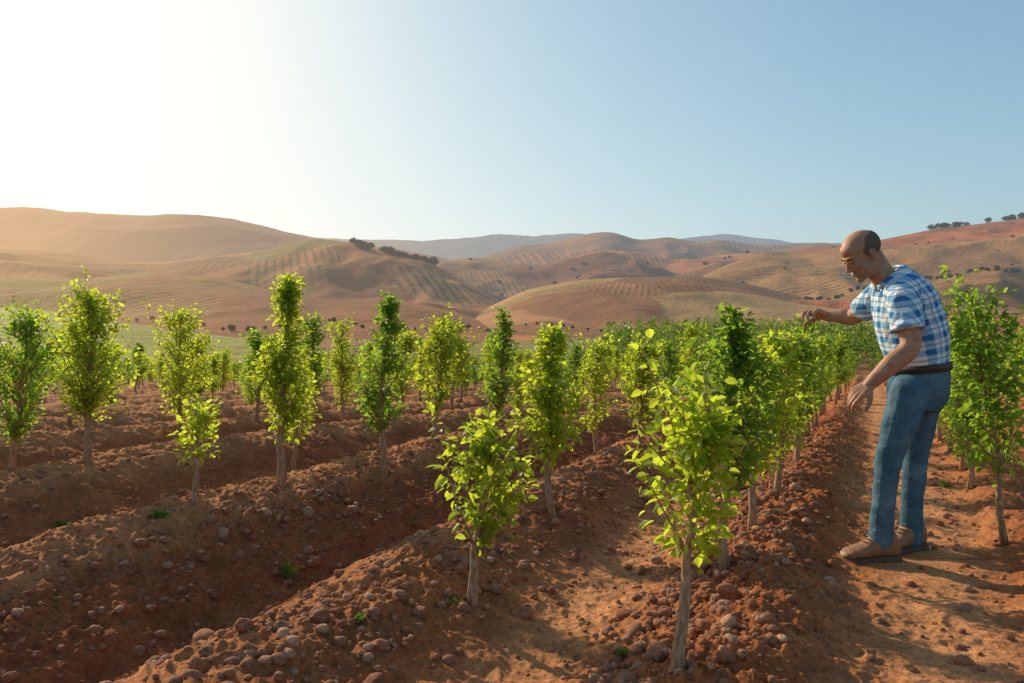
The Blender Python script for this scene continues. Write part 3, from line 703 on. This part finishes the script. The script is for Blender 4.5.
for j,(hh,rr) in enumerate([(-.022,.080),(.006,.071),(.010,.074),(-.002,.086),(-.016,.098)]):
    for k in range(ns):
        t=2*math.pi*k/ns; V.append(C0+ax*hh+fr*math.cos(t)*rr+sd*math.sin(t)*rr*1.05)
for j in range(4):
    for k in range(ns):
        if k in (ns//2,) : continue
        k2=(k+1)%ns; Fc.append((j*ns+k,j*ns+k2,(j+1)*ns+k2,(j+1)*ns+k))
cl.add(V,Fc); co=cl.obj('collar',M_PLAID,so_); q=co.modifiers.new('s','SOLIDIFY'); q.thickness=.003
tr=Mb()
tr.loft([P(919,363),P(919,376),P(917,392),P(913,408)],[.128,.132,.132,.108],[.162,.168,.166,.150])
tr.limb([P(910,392,-.08),P(900,424,-.105),P(889,458,-.11),P(884,500,-.105),P(880,541,-.10)],[.100,.085,.064,.057,.059])
tr.limb([P(920,392,.08),P(919,426,.10),P(915,460,.105),P(912,503,.10),P(911,540,.10)],[.100,.083,.062,.056,.058])
to=tr.obj('jeans',M_DENIM,root,.006,4,[(.014,.12),(.005,.035)])
bt=Mb(); V=[];Fc=[]
C1=P(919,366.5); ax=norm(P(918,350)-P(921,380)); fr=np.cross(sd,ax)
for j,(hh,o_) in enumerate([(-.020,0),(-.018,.006),(.018,.006),(.020,0)]):
    for k in range(40):
        t=2*math.pi*k/40; V.append(C1+ax*hh+fr*math.cos(t)*(.138+o_)+sd*math.sin(t)*(.174+o_))
for j in range(3):
    for k in range(40): k2=(k+1)%40; Fc.append((j*40+k,j*40+k2,(j+1)*40+k2,(j+1)*40+k))
bt.add(V,Fc); bo=bt.obj('belt',M_BELT,root)
fc=-fr if fr[0]>0 else fr
bk=Mb(); c=C1+fc*.146
for a,b_ in (((-.02,-.022),(.02,-.022)),((.02,-.022),(.02,.022)),((.02,.022),(-.02,.022)),((-.02,.022),(-.02,-.022))):
    bk.limb([c+ax*a[0]+sd*a[1],c+ax*b_[0]+sd*b_[1]],[.003,.003])
bk.obj('buckle',M_METAL,bo)
def shoe(ank,fd):
    fd=norm(np.array([fd[0],fd[1],0.0])); sd_=np.array([-fd[1],fd[0],0]); gzv=gz(ank[0]+ORG[0],ank[1]+ORG[1])+.002
    st=[(-.092,.020,.060),(-.085,.036,.120),(-.06,.046,.160),(-.01,.048,.165),(.03,.047,.150),(.065,.048,.112),(.10,.052,.088),(.14,.055,.074),(.175,.051,.064),(.203,.036,.050),(.214,.014,.032)]
    b=np.array([ank[0],ank[1],gzv])
    m=Mb(); V=[];Fc=[];ns=20
    for (x,w,h) in st:
        for k in range(ns):
            t=2*math.pi*k/ns; c_,q_=math.cos(t),math.sin(t)
            zz=.018+(h-.018)*(.5+.5*math.copysign(abs(q_)**.8,q_)); ww=w*math.copysign(abs(c_)**.8,c_)*(1-.25*max(0,q_)*(h>.1))
            V.append(b+fd*x+sd_*ww+np.array([0,0,zz]))
    for i in range(len(st)-1):
        for k in range(ns): k2=(k+1)%ns; Fc.append((i*ns+k,i*ns+k2,(i+1)*ns+k2,(i+1)*ns+k))
    Fc.append(tuple(range(ns))[::-1]); Fc.append(tuple((len(st)-1)*ns+k for k in range(ns))); m.add(V,Fc)
    so=m.obj('shoe',M_SHOE,root,.005,3,[(.006,.03)])
    s2=Mb(); V=[];Fc=[]
    out=[(x,w+.005) for x,w,h in st]; loop=[(x+(-.006 if i==0 else .006 if i==len(out)-1 else 0),w) for i,(x,w) in enumerate(out)]+[(x,-w) for x,w in out[::-1]]
    n=len(loop)
    for z_ in (-.01,.022):
        for (x,w) in loop: V.append(b+fd*x+sd_*w+np.array([0,0,z_]))
    for k in range(n): k2=(k+1)%n; Fc.append((k,k2,n+k2,n+k))
    Fc.append(tuple(range(n))[::-1]); Fc.append(tuple(n+k for k in range(n))); s2.add(V,Fc); s2.obj('sole',M_SOLE,so)
    lc=Mb()
    for xx,hh in ((.052,.130),(.070,.112),(.088,.098)):
        lc.limb([b+fd*xx+sd_*-.022+np.array([0,0,hh-.004]),b+fd*(xx+.006)+np.array([0,0,hh]),b+fd*xx+sd_*.022+np.array([0,0,hh-.004])],[.0028,.003,.0028])
    lc.obj('lace',M_SOLE,so)
shoe(P(881,548,-.10),(-1,-.12)); shoe(P(911,545,.10),(-.8,-.35))

# ------------------------------------------------------------ camera, light, world
cam=bpy.data.cameras.new('camera'); cam.sensor_width=36; cam.lens=F/1024*36; cam.shift_y=-(341.5-HY)/1024; cam.clip_end=20000; cam.clip_start=.05
co=link(bpy.data.objects.new('camera',cam)); co.location=(0,0,CH); co.rotation_euler=(math.radians(90),0,0); SC.camera=co
sl=bpy.data.lights.new('sun','SUN'); sl.energy=5.0; sl.angle=math.radians(.6); sl.color=(1,.86,.63)
so=link(bpy.data.objects.new('sun',sl)); dv=Vector((math.sin(SUN_AZ)*math.cos(SUN_EL),math.cos(SUN_AZ)*math.cos(SUN_EL),math.sin(SUN_EL)))
so.rotation_euler=dv.to_track_quat('Z','Y').to_euler(); so.location=(-5,5,8)
w=bpy.data.worlds.new('World'); SC.world=w; w.use_nodes=True; nt=w.node_tree; nt.nodes.clear()
sk=nt.nodes.new('ShaderNodeTexSky'); sk.sky_type='NISHITA'; sk.sun_disc=False; sk.sun_elevation=SUN_EL; sk.sun_rotation=SUN_AZ
sk.air_density=1.0; sk.dust_density=1.9; sk.ozone_density=1.5
ST=.15
sep=nt.nodes.new('ShaderNodeSeparateColor'); cmb=nt.nodes.new('ShaderNodeCombineColor'); nt.links.new(sk.outputs[0],sep.inputs[0])
for i,(tint,top) in enumerate(((.76,1.14),(1.04,1.07),(1.22,1.0))):
    a=nt.nodes.new('ShaderNodeMath'); a.operation='MULTIPLY'; nt.links.new(sep.outputs[i],a.inputs[0]); a.inputs[1].default_value=-1.35*tint*ST
    b=nt.nodes.new('ShaderNodeMath'); b.operation='EXPONENT'; nt.links.new(a.outputs[0],b.inputs[0])
    c=nt.nodes.new('ShaderNodeMath'); c.operation='SUBTRACT'; c.inputs[0].default_value=1; nt.links.new(b.outputs[0],c.inputs[1])
    d=nt.nodes.new('ShaderNodeMath'); d.operation='MULTIPLY'; nt.links.new(c.outputs[0],d.inputs[0]); d.inputs[1].default_value=top/ST
    nt.links.new(d.outputs[0],cmb.inputs[i])
bg=nt.nodes.new('ShaderNodeBackground'); bg.inputs[1].default_value=ST; ou=nt.nodes.new('ShaderNodeOutputWorld'); nt.links.new(cmb.outputs[0],bg.inputs[0]); nt.links.new(bg.outputs[0],ou.inputs[0])
SC.view_settings.view_transform='Standard'; SC.view_settings.look='None'; SC.view_settings.exposure=0
